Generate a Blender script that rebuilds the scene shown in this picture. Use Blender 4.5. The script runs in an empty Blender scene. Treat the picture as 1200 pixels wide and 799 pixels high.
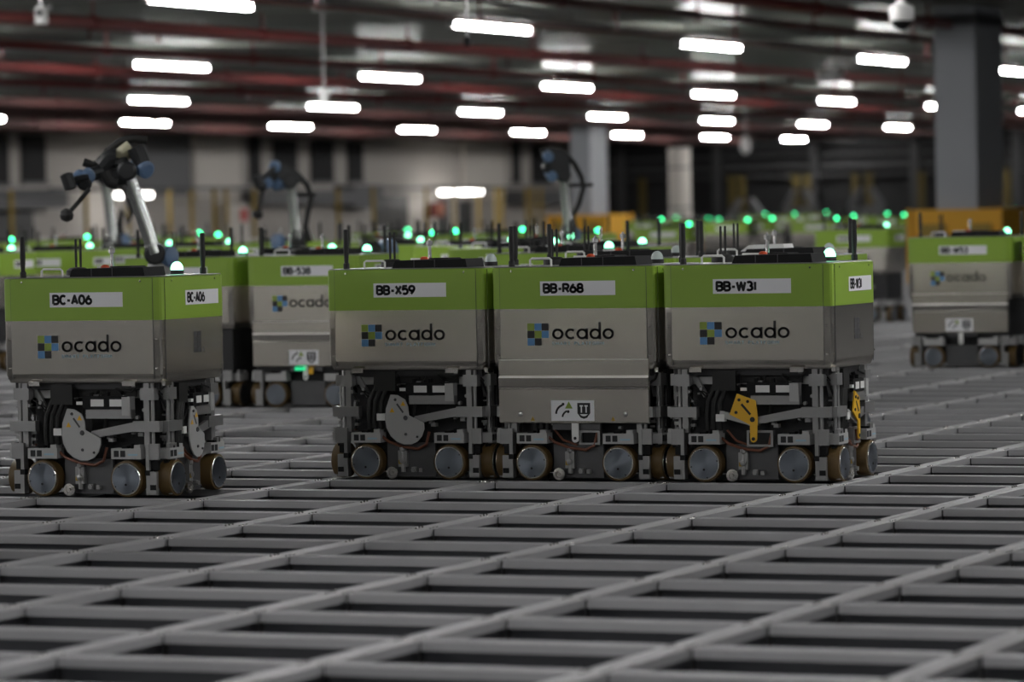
import bpy, bmesh, math, random
from mathutils import Vector, Matrix
random.seed(7)
C = bpy.context.scene
COL = C.collection
PX, PY = 0.72, 0.5341            # grid pitch across / in depth (metres)

# ---------------------------------------------------------------- camera
cam_d = bpy.data.cameras.new('camera')
cam = bpy.data.objects.new('camera', cam_d); COL.objects.link(cam)
YAW, PIT, ROL = 0.4130327, -0.0322866, -0.0201095
fw = Vector((-math.sin(YAW)*math.cos(PIT), math.cos(YAW)*math.cos(PIT), math.sin(PIT)))
r0 = Vector((math.cos(YAW), math.sin(YAW), 0)); u0 = r0.cross(fw)
rr = math.cos(ROL)*r0 + math.sin(ROL)*u0
uu = -math.sin(ROL)*r0 + math.cos(ROL)*u0
CAMP = Vector((6.80196508*PX, -13.1992586*PX, 1.46399862*PX))
m = Matrix.Identity(4)
for r in range(3):
    m[r][0], m[r][1], m[r][2], m[r][3] = rr[r], uu[r], -fw[r], CAMP[r]
cam.matrix_world = m
cam_d.sensor_fit = 'HORIZONTAL'; cam_d.sensor_width = 36.0
cam_d.lens = 4683.8/1200*36.0
cam_d.clip_start = 0.1; cam_d.clip_end = 500
cam_d.dof.use_dof = True
cam_d.dof.focus_distance = 15.5
cam_d.dof.aperture_fstop = 3.3
C.camera = cam

# ---------------------------------------------------------------- world + exposure
w = bpy.data.worlds.new('world'); C.world = w; w.use_nodes = True
w.node_tree.nodes['Background'].inputs[0].default_value = (0.55, 0.6, 0.62, 1)
w.node_tree.nodes['Background'].inputs[1].default_value = 0.012
C.view_settings.view_transform = 'Standard'
C.view_settings.look = 'None'
C.view_settings.gamma = 1.0
C.view_settings.exposure = 0.0
LAMP_STRENGTH = 110.0

# ---------------------------------------------------------------- materials
MAT = {}
def mat(name, col, rough=0.5, metal=0.0, emis=None, strength=0.0, noise=0.0, nscale=8.0, aniso=0.0,
        bump=0.0, bscale=60.0, stretch=(1, 1, 1), spec=0.5):
    mt = bpy.data.materials.new(name); mt.use_nodes = True
    nt = mt.node_tree; b = nt.nodes['Principled BSDF']
    b.inputs['Base Color'].default_value = (*col, 1)
    b.inputs['Roughness'].default_value = rough
    b.inputs['Metallic'].default_value = metal
    b.inputs['Specular IOR Level'].default_value = spec
    if noise or bump:
        tc = nt.nodes.new('ShaderNodeTexCoord'); mp = nt.nodes.new('ShaderNodeMapping')
        mp.inputs['Scale'].default_value = stretch
        nt.links.new(tc.outputs['Object'], mp.inputs[0])
    if noise:
        n = nt.nodes.new('ShaderNodeTexNoise'); n.inputs['Scale'].default_value = nscale
        n.inputs['Detail'].default_value = 4
        nt.links.new(mp.outputs[0], n.inputs['Vector'])
        mx = nt.nodes.new('ShaderNodeMix'); mx.data_type = 'RGBA'
        mx.inputs[6].default_value = tuple(c*(1-noise) for c in col)+(1,)
        mx.inputs[7].default_value = tuple(min(1, c*(1+noise)) for c in col)+(1,)
        nt.links.new(n.outputs['Fac'], mx.inputs[0])
        nt.links.new(mx.outputs[2], b.inputs['Base Color'])
        mr = nt.nodes.new('ShaderNodeMapRange')
        mr.inputs[3].default_value = max(0.02, rough*(1-noise*0.5)); mr.inputs[4].default_value = min(1, rough*(1+noise*0.5))
        nt.links.new(n.outputs['Fac'], mr.inputs[0]); nt.links.new(mr.outputs[0], b.inputs['Roughness'])
    if bump:
        n2 = nt.nodes.new('ShaderNodeTexNoise'); n2.inputs['Scale'].default_value = bscale
        nt.links.new(mp.outputs[0], n2.inputs['Vector'])
        bp = nt.nodes.new('ShaderNodeBump'); bp.inputs['Strength'].default_value = bump
        bp.inputs['Distance'].default_value = 0.002
        nt.links.new(n2.outputs['Fac'], bp.inputs['Height']); nt.links.new(bp.outputs[0], b.inputs['Normal'])
    if aniso:
        b.inputs['Anisotropic'].default_value = aniso
        tg = nt.nodes.new('ShaderNodeTangent'); tg.direction_type = 'RADIAL'; tg.axis = 'Z'
        nt.links.new(tg.outputs[0], b.inputs['Tangent'])
    if emis:
        b.inputs['Emission Color'].default_value = (*emis, 1)
        b.inputs['Emission Strength'].default_value = strength
    MAT[name] = mt
    return mt
mat('steel', (.79, .75, .68), .27, 1.0, noise=.05, nscale=7, aniso=.8, stretch=(.25, .25, 40))
mat('steel_edge', (.62, .6, .57), .25, 1.0)
mat('fold_highlight', (.92, .9, .87), .45, .15)  # pale, barely metallic colour that paints a highlight on the cover folds
mat('green', (.25, .40, .04), .38, noise=.04, nscale=4)
mat('alu', (.32, .32, .32), .42, .75, noise=.1, nscale=20)
mat('alu_dark', (.10, .10, .105), .5, .5, noise=.15, nscale=20)
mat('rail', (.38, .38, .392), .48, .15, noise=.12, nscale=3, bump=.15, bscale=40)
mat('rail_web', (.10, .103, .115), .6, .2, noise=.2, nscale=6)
mat('chassis', (.025, .025, .027), .55, .2)
mat('black', (.010, .010, .011), .65, spec=.2)
mat('rubber', (.008, .008, .008), .6)
mat('plate', (.42, .42, .42), .5, .1, noise=.05)
mat('white', (.78, .78, .77), .45)
mat('label_white', (.80, .80, .83), .5)
mat('ink', (.012, .013, .015), .6)
mat('ink_grey', (.06, .06, .065), .6)
mat('sky_blue', (.09, .25, .50), .5)
mat('pale_blue', (.30, .46, .56), .5)
mat('lime', (.24, .33, .045), .5)
mat('yellow', (.78, .44, .02), .45)
mat('yellow_dim', (.09, .065, .012), .7)
mat('yellow_dull', (.33, .22, .03), .6)
mat('tyre', (.10, .06, .018), .55, noise=.15)
mat('hub', (.21, .235, .275), .3, 1.0, aniso=.7)
mat('hub_side', (.21, .235, .275), .3, 1.0, aniso=.7)
for q, ax in (('hub', 'Y'), ('hub_side', 'X')):
    for nd in MAT[q].node_tree.nodes:
        if nd.type == 'TANGENT': nd.axis = ax
mat('copper', (.16, .06, .035), .4, .2)
mat('red', (.55, .02, .02), .4)
mat('orange', (.5, .06, .012), .4)
mat('pipe_red', (.13, .026, .024), .35, noise=.2, nscale=1.5)
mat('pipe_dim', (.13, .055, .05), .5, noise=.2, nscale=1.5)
mat('pipe_bright', (.26, .026, .022), .4, noise=.15, nscale=1.5)
mat('chrome', (.6, .6, .6), .25, .75)
mat('dome_on', (.1, .8, .4), .4, emis=(.05, 1.0, .36), strength=10.0)
mat('dome_hot', (.3, .9, .6), .4, emis=(.26, 1.0, .55), strength=5.0)
mat('dome_off', (.45, .52, .50), .25)
mat('status_green', (.02, .3, .12), .4, emis=(.02, .9, .35), strength=.8)
mat('lamp_glow', (1, 1, 1), .4, emis=(1.0, .992, .98), strength=LAMP_STRENGTH)
mat('wall_glow', (1, 1, 1), .4, emis=(1.0, .97, .92), strength=14)
mat('tray', (.42, .42, .42), .4, .6)
mat('ceil', (.22, .235, .205), .32, 0.0, noise=.12, nscale=.6, spec=.02)
mat('ceil_matte', (.20, .215, .19), .62, 0.0, noise=.12, nscale=.6, spec=.15)
mat('ceil_joint', (.05, .055, .05), .6)
mat('wall_beige', (.42, .39, .36), .7, noise=.08, nscale=.3)
mat('wall_pale', (.62, .58, .53), .6, noise=.05, nscale=.3)
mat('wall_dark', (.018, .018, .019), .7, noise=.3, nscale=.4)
mat('opening', (.012, .012, .013), .8)
mat('ledge', (.13, .13, .135), .6)
mat('column_grey', (.36, .375, .40), .55, noise=.05, nscale=2)
mat('steel_dark', (.07, .07, .072), .5, .4)
mat('floor_dark', (.02, .02, .021), .8, noise=.3, nscale=2)
mat('arm_tube', (.50, .52, .51), .25, .9)
mat('arm_joint', (.018, .019, .021), .4, .3)
mat('arm_cap', (.10, .165, .28), .45)
mat('hood_cream', (.34, .32, .22), .4)
mat('guard', (.75, .38, .01), .5)
mat('grey_plastic', (.5, .5, .5), .5)

# ---------------------------------------------------------------- mesh helpers
class MB:
    def __init__(s): s.v = []; s.f = []; s.sm = []
    def add(s, vs, fs, smooth=False):
        o = len(s.v); s.v += [tuple(v) for v in vs]
        for f in fs: s.f.append(tuple(o+i for i in f)); s.sm.append(smooth)
        return s
    def box(s, x0, x1, y0, y1, z0, z1):
        vs = [(x, y, z) for z in (z0, z1) for y in (y0, y1) for x in (x0, x1)]
        return s.add(vs, [(0, 2, 3, 1), (4, 5, 7, 6), (0, 1, 5, 4), (2, 6, 7, 3), (0, 4, 6, 2), (1, 3, 7, 5)])
    def prism(s, pts, fn, d0, d1):
        """outline pts (a,b), extruded from depth d0 to d1; fn(a,d,b)->xyz"""
        n = len(pts)
        vs = [fn(a, d0, b) for a, b in pts]+[fn(a, d1, b) for a, b in pts]
        fs = [tuple(range(n)), tuple(range(2*n-1, n-1, -1))]
        fs += [(i, n+i, n+(i+1) % n, (i+1) % n) for i in range(n)]
        return s.add(vs, fs)
    def loft(s, rings, cap=True, smooth=False):
        n = len(rings[0]); vs = [p for r in rings for p in r]; fs = []
        for k in range(len(rings)-1):
            for i in range(n):
                j = (i+1) % n
                fs.append((k*n+i, k*n+j, (k+1)*n+j, (k+1)*n+i))
        s.add(vs, fs, smooth)
        if cap:
            o = len(s.v)-len(vs)
            s.f.append(tuple(o+i for i in range(n-1, -1, -1))); s.sm.append(False)
            e = o+(len(rings)-1)*n
            s.f.append(tuple(e+i for i in range(n))); s.sm.append(False)
        return s
    def tube(s, pts, r, n=8, smooth=True):
        pts = [Vector(p) for p in pts]; rad = r if isinstance(r, (list, tuple)) else [r]*len(pts)
        rings = []; prev = None
        for i, p in enumerate(pts):
            t = (pts[min(i+1, len(pts)-1)]-pts[max(i-1, 0)])
            if t.length < 1e-9: t = Vector((0, 0, 1))
            t.normalize()
            if prev is None:
                a = Vector((0, 0, 1)) if abs(t.z) < .9 else Vector((1, 0, 0))
                e1 = t.cross(a).normalized()
            else:
                e1 = (prev-t*prev.dot(t)).normalized()
            prev = e1; e2 = t.cross(e1)
            rings.append([p+rad[i]*(math.cos(2*math.pi*k/n)*e1+math.sin(2*math.pi*k/n)*e2) for k in range(n)])
        return s.loft(rings, True, smooth)
    def lathe(s, c, axis, prof, n=20, smooth=True):
        """prof: list (along axis, radius)"""
        c = Vector(c); ax = Vector(axis).normalized()
        a = Vector((0, 0, 1)) if abs(ax.z) < .9 else Vector((1, 0, 0))
        e1 = ax.cross(a).normalized(); e2 = ax.cross(e1)
        rings = [[c+ax*h+max(r, 1e-4)*(math.cos(2*math.pi*k/n)*e1+math.sin(2*math.pi*k/n)*e2) for k in range(n)] for h, r in prof]
        return s.loft(rings, True, smooth)
    def build(s, name, mt, parent=None, loc=None, mt2=None):
        me = bpy.data.meshes.new(name)
        me.from_pydata(s.v, [], s.f)
        bm = bmesh.new(); bm.from_mesh(me)
        bmesh.ops.recalc_face_normals(bm, faces=bm.faces)
        bm.to_mesh(me); bm.free()
        if any(s.sm):
            me.polygons.foreach_set('use_smooth', s.sm)
            try: me.set_sharp_from_angle(angle=math.radians(27))
            except Exception: pass
        me.materials.append(MAT[mt])
        if mt2:
            me.materials.append(MAT[mt2])
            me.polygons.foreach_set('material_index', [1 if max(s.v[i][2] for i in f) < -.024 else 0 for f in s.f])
        o = bpy.data.objects.new(name, me); COL.objects.link(o)
        if parent: o.parent = parent
        if loc: o.location = loc
        return o
def tag(o, label=None, cat=None, group=None, kind=None):
    if label: o['label'] = label
    if cat: o['category'] = cat
    if group: o['group'] = group
    if kind: o['kind'] = kind
    return o
def empty(name, loc=(0, 0, 0), rz=0.0, parent=None):
    o = bpy.data.objects.new(name, None); o.empty_display_size = .1
    COL.objects.link(o); o.location = loc; o.rotation_euler = (0, 0, rz)
    if parent: o.parent = parent
    return o
KIDS = {}
def kids(o):
    return list(o.children)
def copy_tree(o, parent=None):
    c = o.copy(); COL.objects.link(c)
    if parent: c.parent = parent
    for ch in kids(o): copy_tree(ch, c)
    return c
def arc(cx, cz, r, a0, a1, n=12, rz=None):
    rz = r if rz is None else rz
    return [(cx+r*math.cos(math.radians(a0+(a1-a0)*i/n)), cz+rz*math.sin(math.radians(a0+(a1-a0)*i/n))) for i in range(n+1)]

# ---------------------------------------------------------------- stroke lettering
G = {
 'B': [[(0, 0), (0, 1), (.34, 1)]+arc(.34, .76, .24, 90, -90)+[(0, .52)], [(.34, .52)]+arc(.34, .26, .27, 90, -90, 12, .26)+[(0, 0)]],
 'C': [arc(.33, .5, .33, 45, 315, 18, .5)],
 'A': [[(0, 0), (.32, 1), (.64, 0)], [(.1, .3), (.54, .3)]],
 '0': [arc(.3, .5, .3, 0, 360, 22, .5)],
 'O': [arc(.33, .5, .33, 0, 360, 22, .5)],
 '6': [arc(.3, .31, .3, 0, 360, 20, .31), [(.03, .4), (.16, .7), (.4, 1)]],
 '9': [arc(.3, .69, .3, 0, 360, 20, .31), [(.57, .6), (.44, .3), (.2, 0)]],
 'X': [[(0, 0), (.6, 1)], [(0, 1), (.6, 0)]],
 '5': [[(.52, 1), (.08, 1), (.04, .55)]+arc(.28, .33, .29, 120, -140, 14, .33)],
 '8': [arc(.3, .75, .25, 0, 360, 18, .25), arc(.3, .26, .3, 0, 360, 18, .26)],
 'R': [[(0, 0), (0, 1), (.34, 1)]+arc(.34, .74, .25, 90, -90, 12, .26)+[(0, .48)], [(.3, .48), (.6, 0)]],
 'W': [[(0, 1), (.22, 0), (.45, .95), (.68, 0), (.9, 1)]],
 '3': [arc(.25, .74, .27, 140, -80, 12, .26), arc(.25, .27, .31, 80, -140, 14, .27)],
 '1': [[(.1, 0), (.1, 1)]],
 '-': [[(.02, .42), (.34, .42)]],
 'S': [arc(.28, .74, .25, 40, 270, 12, .26)+arc(.28, .25, .28, 90, -140, 12, .25)],
 'M': [[(0, 0), (0, 1), (.36, .3), (.72, 1), (.72, 0)]],
 'T': [[(0, 1), (.6, 1)], [(.3, 1), (.3, 0)]],
 'P': [[(0, 0), (0, 1), (.34, 1)]+arc(.34, .74, .25, 90, -90, 12, .26)+[(0, .48)]],
 'L': [[(0, 1), (0, 0), (.5, 0)]],
 'F': [[(0, 0), (0, 1), (.5, 1)], [(0, .52), (.42, .52)]],
}
ADV = {'B': .62, 'C': .6, 'A': .64, '0': .6, 'O': .66, '6': .6, '9': .6, 'X': .6, '5': .57, '8': .6, 'R': .6, 'W': .9, '3': .57, '1': .2, '-': .36,
       'S': .56, 'M': .72, 'T': .6, 'P': .6, 'L': .5, 'F': .5, ' ': .35}
def stroke(mb, pts, wd, fn, d0, d1, closed_caps=True):
    for (a, b), (c, d) in zip(pts, pts[1:]):
        l = math.hypot(c-a, d-b)
        if l < 1e-9: continue
        nx, ny = -(d-b)/l*wd/2, (c-a)/l*wd/2
        mb.prism([(a+nx, b+ny), (a-nx, b-ny), (c-nx, d-ny), (c+nx, d+ny)], fn, d0, d1)
    if wd > .004:
        for a, b in pts[1:-1]:
            mb.prism([(a+wd/2*math.cos(k*math.pi/3), b+wd/2*math.sin(k*math.pi/3)) for k in range(6)], fn, d0, d1)
def text(mb, txt, x, z, h, wd, fn, d0, d1, gap=.2, sx=1.0):
    cx = x
    for ch in txt:
        for st in G.get(ch, []):
            stroke(mb, [(cx+a*h*sx, z+b*(h-wd)+wd/2) for a, b in st], wd, fn, d0, d1)
        cx += (ADV[ch]+gap)*h*sx
    return cx
def wordmark(mb, x, z, xh, wd, fn, d0, d1):
    """round lower case letters o c a d o"""
    fn0 = fn; fn = lambda s, d, z: fn0(x+(s-x)*1.13, d, z)
    r = xh/2-wd/2; cx = x+xh/2
    for ch in 'ocado':
        cz = z+xh/2
        if ch == 'c': stroke(mb, arc(cx, cz, r, 48, 312, 16), wd, fn, d0, d1); cx += xh*1.0
        else:
            stroke(mb, arc(cx, cz, r, 0, 360, 20), wd, fn, d0, d1)
            if ch == 'a': stroke(mb, [(cx+r, z), (cx+r, z+xh)], wd, fn, d0, d1)
            if ch == 'd': stroke(mb, [(cx+r, z), (cx+r, z+xh*1.56)], wd, fn, d0, d1)
            cx += xh*1.14
    return cx

# ================================================================= SETTING
# ---- grid floor of rails
floor = tag(empty('floor'), kind='structure')
def rail_profile(wd, lip=.003):
    h = wd/2
    return [(-h, -.0245), (-h, 0), (-h+.006, 0), (-h+.010, -lip), (-.008, -lip), (-.005, 0), (.005, 0), (.008, -lip), (h-.010, -lip), (h-.006, 0), (h, 0), (h, -.0245)]
RW = .078
def rail_mb(length, axis, wd=RW, lip=True):
    a, b = MB(), MB()
    pr = rail_profile(wd) if lip else [(-wd/2, -.0245), (-wd/2, 0), (wd/2, 0), (wd/2, -.0245)]
    fn = (lambda p, d, q: (p, d, q)) if axis == 'y' else (lambda p, d, q: (d, p, q))
    a.prism(pr, fn, 0, length)
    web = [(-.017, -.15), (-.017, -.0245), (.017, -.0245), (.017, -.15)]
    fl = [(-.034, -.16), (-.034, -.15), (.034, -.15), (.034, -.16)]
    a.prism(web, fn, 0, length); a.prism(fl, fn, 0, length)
    return a
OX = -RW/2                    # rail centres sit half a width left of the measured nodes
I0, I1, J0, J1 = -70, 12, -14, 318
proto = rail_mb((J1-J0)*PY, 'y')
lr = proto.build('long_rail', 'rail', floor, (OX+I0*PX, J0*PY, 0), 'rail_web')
for i in range(I0+1, I1+1):
    c = lr.copy(); COL.objects.link(c); c.location.x = OX+i*PX
# cross rails: the 300 that show largest as parts, the rest joined
def project(p):
    d = Vector(p)-CAMP; z = d.dot(fw)
    return 600+4683.8*d.dot(rr)/z, 399.5-4683.8*d.dot(uu)/z, z
cells = []
for i in range(I0, I1):
    for j in range(J0, J1):
        u, v, z = project((i*PX+PX/2, j*PY, 0))
        if z < 2: continue
        sc = 4683.8/z*PX*.5
        if -sc-30 < u < 1230+sc and v < 860: cells.append((z, i, j))
cells.sort()
cross_len = PX-RW-.016
cproto = rail_mb(cross_len, 'x')
OY = RW/2                      # measured nodes lie on the near-top edges of the cross rails
cr = None
for z, i, j in cells[:300]:
    loc = (OX+i*PX+RW/2+.008, j*PY-OY*.4, 0)
    if cr is None: cr = cproto.build('cross_rail', 'rail', floor, loc, 'rail_web')
    else:
        c = cr.copy(); COL.objects.link(c); c.location = loc
far = MB(); pv, pf = cproto.v, cproto.f
simple = rail_mb(cross_len, 'x', RW, False)
for k, (z, i, j) in enumerate(cells[300:]):
    if z > 85: break
    src = cproto if z < 24 else simple
    x, y = OX+i*PX+RW/2+.008, j*PY-OY*.4
    far.add([(a+x, b+y, q) for a, b, q in src.v], src.f)
if far.v: tag(far.build('far_cross_rails', 'rail', floor, None, 'rail_web'), kind='stuff')
# joint brackets and screws at the crossings
jb, js = MB(), MB()
for z, i, j in cells:
    if z > 26: break
    x, y = OX+i*PX, j*PY-OY*.4
    jb.box(x+RW/2, x+RW/2+.0085, y-.030, y+.030, -.12, -.004)
    jb.box(x-RW/2-.0085, x-RW/2, y-.030, y+.030, -.12, -.004)
    for sx in (-.027, .027):
        for sy in (-.026, 0, .026):
            js.lathe((x+sx, y+sy, -.003), (0, 0, 1), [(0, .0045), (.004, .004), (.005, .001)], 6, False)
    # bolts on the webs
    for q in (.2, .5):
        js.lathe((x+q*PX, y-.017, -.085), (0, -1, 0), [(0, .006), (.006, .006)], 6, False)
tag(jb.build('joint_brackets', 'chassis', floor), kind='stuff')
tag(js.build('rail_screws', 'steel_edge', floor), kind='stuff')
sub = MB(); sub.box(I0*PX-4, I1*PX+4, J0*PY-2, 130, -1.3, -1.2)
sub.build('slab', 'floor_dark', floor)

# ---- ceiling
CEIL = (1.464+3.62)*PX
LZ = (1.464+3.2)*PX
LX = [-57.6, -45.4, -33.4, -21.3, -9.2, 2.9, 15.0]
LY = [39.57+10.68*k for k in range(-7, 13)]
ceiling = tag(empty('ceiling', (0, 0, CEIL)), kind='structure')
pan = []
for a in range(-72, 25, 6):
    for k in range(-6, 41):
        y = 39.57+5.36*k+2.68
        if y > 175: continue
        cx, cy = (a+3)*PX, y*PX
        d = Vector((cx, cy, CEIL))-CAMP
        pan.append((abs(math.atan2(d.dot(r0), d.dot(Vector((-math.sin(YAW), math.cos(YAW), 0)))))*40+d.length*.25 + (200 if d.dot(fw) < 0 else 0), cx, cy))
pan.sort()
pm = MB(); px_, py_ = 6*PX/2-.02, 5.36*PX/2-.02
pm.box(-px_, px_, -py_, py_, 0, .03)
pp = None; rest = MB()
for k, (d, cx, cy) in enumerate(pan):
    if k < 300:
        if pp is None: pp = [pm.build('ceiling_panel', 'ceil', ceiling), pm.build('ceiling_panel', 'ceil_matte', ceiling)]
        if k < 2: o = pp[k]
        else:
            o = pp[0 if random.random() < .55 else 1].copy(); COL.objects.link(o)
        o.location = (cx, cy, random.uniform(0, .012))
        o.rotation_euler = (random.gauss(0, .0035), random.gauss(0, .0035), 0)
    else:
        rest.add([(cx+v[0], cy+v[1], v[2]) for v in pm.v], pm.f)
tag(rest.build('far_ceiling_panels', 'ceil', ceiling), kind='stuff')
deck = MB(); deck.box(-74*PX, 27*PX, -26, 178*PX, .06, .16); deck.build('deck', 'ceil_joint', ceiling)

# ---- walls
WX = -69.5*PX; WY = 172*PX; WB = -1.2
wl = tag(empty('wall_left', (WX, 0, 0)), kind='structure')
sh = MB(); sh.box(-.3, 0, -26, WY+.3, WB, CEIL+.1); sh.build('wall_shell', 'wall_beige', wl)
def wpiece(name, mt, y0, y1, z0, z1, d0, d1):
    b = MB(); b.box(d0, d1, y0*PX, y1*PX, z0*PX, z1*PX); return b.build(name, mt, wl)
for y0, y1, z0, z1 in ((112.9, 114.8, 2.89, 4.78), (115.7, 117.5, 2.95, 4.71), (134.1, 135.1, 2.92, 4.81), (136.3, 138.5, 2.98, 4.68),
                       (139.8, 142.0, 2.95, 4.69), (143.4, 144.9, 2.95, 4.67), (161.3, 162.2, 2.89, 4.85), (163.6, 166.1, 2.85, 4.68)):
    wpiece('louvre_opening', 'opening', y0, y1, z0, z1, -.02, .05)
    wpiece('opening_sill', 'ledge', y0-.1, y1+.1, z0-.12, z0, .0, .12)
for y0, y1 in ((129.1, 133.1), (155.5, 160.1)): wpiece('pale_cladding', 'wall_pale', y0, y1, 2.1, 5.0, .0, .12)
for y0, y1 in ((123.4, 129.0), ): wpiece('grey_cladding', 'ledge', y0, y1, 2.4, 4.95, .0, .04)
for y0, y1, z0, z1 in ((111, 117.5, 1.95, 2.62), (133.3, 142.1, 1.95, 2.55), (142.1, 145.0, 1.73, 2.75), (160.4, 167, 1.8, 2.48)):
    wpiece('service_duct', 'ledge', y0, y1, z0, z1, .0, .7)
wpiece('wall_rail', 'steel_dark', 117.5, 134, 2.6, 2.72, .1, .18)
wpiece('wall_rail', 'steel_dark', 145, 160.4, 2.55, 2.67, .1, .18)
for y0, y1, z0, z1 in ((112, 116.5, .1, 1.9), (146, 149.5, .2, 2.3), (152.6, 154, .2, 2.2), (155, 156.5, .2, 2.0)):
    wpiece('door_recess', 'steel_dark', y0, y1, z0, z1, -.01, .03)
wb = tag(empty('wall_back', (0, WY, 0)), kind='structure')
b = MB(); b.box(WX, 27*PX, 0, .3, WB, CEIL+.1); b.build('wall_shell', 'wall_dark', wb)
for z0, z1 in ((3.3, 3.5), (3.9, 4.0), (4.5, 4.62), (2.9, 3.0)):
    b = MB(); b.box(-69*PX, 20*PX, -.5, -.25, z0*PX, z1*PX); b.build('wall_duct', 'steel_dark', wb)
for k in range(14):
    b = MB(); b.box(-.12, .12, -.6, -.3, 0, 4.9*PX); o = b.build('wall_stanchion', 'steel_dark', wb, ((-68+k*5.1)*PX, 0, 0))

# ---- structural columns
def column(x, y, wx, wy, label, mt='column_grey'):
    t = empty('structural_column', (x*PX, y*PX, 0))
    tag(t, label, 'column', 'structural columns')
    b = MB(); b.box(-wx/2*PX, wx/2*PX, -wy/2*PX, wy/2*PX, -1.2, CEIL+.05); b.build('shaft', mt, t)
    b = MB(); b.box(-wx/2*PX-.03, wx/2*PX+.03, -wy/2*PX-.03, wy/2*PX+.03, CEIL-.25, CEIL-.12); b.build('collar', 'alu_dark', t)
    return t
def guard(x, y, w2, d2, z1, label):
    t = empty('column_guard', (x*PX, y*PX, 0)); tag(t, label, 'guard', 'yellow column guards')
    hw, hd, th = w2/2*PX, d2/2*PX, .05; h = z1*PX
    for (x0, x1, y0, y1) in ((-hw, hw, -hd, -hd+th), (-hw, hw, hd-th, hd), (-hw, -hw+th, -hd+th, hd-th), (hw-th, hw, -hd+th, hd-th)):
        p = MB(); p.box(x0, x1, y0, y1, 0, h)
        p.build('panel', 'guard', t)
    for sx in (-1, 1):
        for sy in (-1, 1):
            p = MB(); p.box(sx*hw-.03, sx*hw+.03, sy*hd-.03, sy*hd+.03, 0, h+.01); p.build('corner_post', 'guard', t)
    p = MB(); p.box(-hw*.75, -hw*.2, -hd-.03, -hd, h*.52, h*.8); p.box(hw*.35, hw*.8, -hd-.03, -hd, h*.52, h*.8); p.build('shade_patch', 'yellow_dull', t)  # shadow in the board openings, painted as darker yellow boxes
column(-15.3, 58.7, .79, 1.69, 'grey steel column at the right, rising behind the yellow guard')
guard(-15.3, 58.7, 1.75, 2.0, 1.35, 'yellow box guard round the foot of the right-hand grey column')
column(-51.3, 127.0, .79, 1.69, 'distant grey column behind the right-hand robot arm', 'column_grey')
guard(-51.3, 127.0, 2.4, 2.6, 1.30, 'distant yellow guard round the foot of the far grey column')
t = empty('white_riser', (-51.2*PX, 136.2*PX, 0)); tag(t, 'round white riser standing in the dark at the back, right of centre', 'pipe')
b = MB(); b.lathe((0, 0, -1.2), (0, 0, 1), [(0, .32), (4.0, .32)], 20); b.build('shaft', 'wall_pale', t)
b = MB(); b.lathe((0, 0, 1.05), (0, 0, 1), [(0, .34), (.05, .34)], 20); b.lathe((0, 0, 2.2), (0, 0, 1), [(0, .34), (.05, .34)], 20); b.build('band', 'alu_dark', t)

# ---- ceiling services
PIPES = [(-18.2, .055, 'pipe_red', 3.36), (-20.4, .025, 'pipe_red', 3.2), (-25.9, .07, 'pipe_red', 3.25), (-28.2, .03, 'pipe_red', 3.38), (-31.0, .06, 'pipe_bright', 3.25),
         (-36.3, .08, 'pipe_red', 3.25), (-38.6, .05, 'pipe_red', 3.3), (-40.9, .075, 'pipe_bright', 3.25), (-43.2, .05, 'pipe_red', 3.35),
         (-48.9, .09, 'pipe_red', 3.25), (-52.5, .08, 'pipe_bright', 3.3), (-55.0, .1, 'pipe_red', 3.25), (-60.5, .11, 'pipe_red', 3.2), (-64.0, .12, 'pipe_bright', 3.3), (-15.4, .07, 'pipe_red', 3.3)]
ordn = ['first', 'second', 'third', 'fourth', 'fifth', 'sixth', 'seventh', 'eighth', 'ninth', 'tenth', 'eleventh', 'twelfth', 'thirteenth',
        'fourteenth', 'fifteenth', 'sixteenth', 'seventeenth', 'eighteenth', 'nineteenth', 'twentieth']
for k, (x, r, mt, dz) in enumerate(sorted(PIPES, reverse=True)):
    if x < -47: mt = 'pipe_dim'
    t = empty('sprinkler_pipe', (x*PX, 0, (1.464+dz)*PX))
    tag(t, ('bright' if mt == 'pipe_bright' else 'dark')+' red pipe under the ceiling, %s back from the viewer' % ('nearest one' if k == 0 else ordn[k]+' one'), 'pipe', 'red pipes under the ceiling')
    b = MB(); b.lathe((0, -20, 0), (0, 1, 0), [(0, r), (142, r)], 10); b.build('pipe', mt, t)
    for q in range(24):
        yy = (20+q*6.1+(k*1.7) % 5)*PX
        if yy > 120: break
        b = MB(); b.lathe((0, yy-.05, 0), (0, 1, 0), [(0, r*1.35), (.1, r*1.35)], 10)
        b.box(-.012, .012, yy-.012, yy+.012, 0, CEIL-(1.464+dz)*PX)
        b.build('hanger', mt, t)
        if q % 3 == 1:
            b = MB(); b.lathe((0, yy+1.6, -r), (0, 0, -1), [(-.02, .02), (.09, .018), (.1, .045), (.115, .045)], 8); b.build('sprinkler_head', mt, t)
for x in LX[:5]:
    nm = {-57.6: 'farthest', -45.4: 'second farthest', -33.4: 'middle', -21.3: 'nearest visible', -9.2: 'unseen near'}[x]
    t = empty('cable_tray', (x*PX, 0, LZ+.1)); tag(t, 'grey trunking carrying the %s row of linear lamps' % nm, 'trunking', 'lamp trunking')
    b = MB(); b.box(-.11, .11, -22, 122, 0, .012); b.box(-.11, -.1, -22, 122, .012, .06); b.box(.1, .11, -22, 122, .012, .06); b.build('tray', 'tray', t)
    for q in range(0, 34):
        b = MB(); b.box(-.008, .008, -.008, .008, .01, CEIL-LZ-.1); b.build('hanger_rod', 'alu', t, (0, -20+q*4.2, 0))

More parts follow.
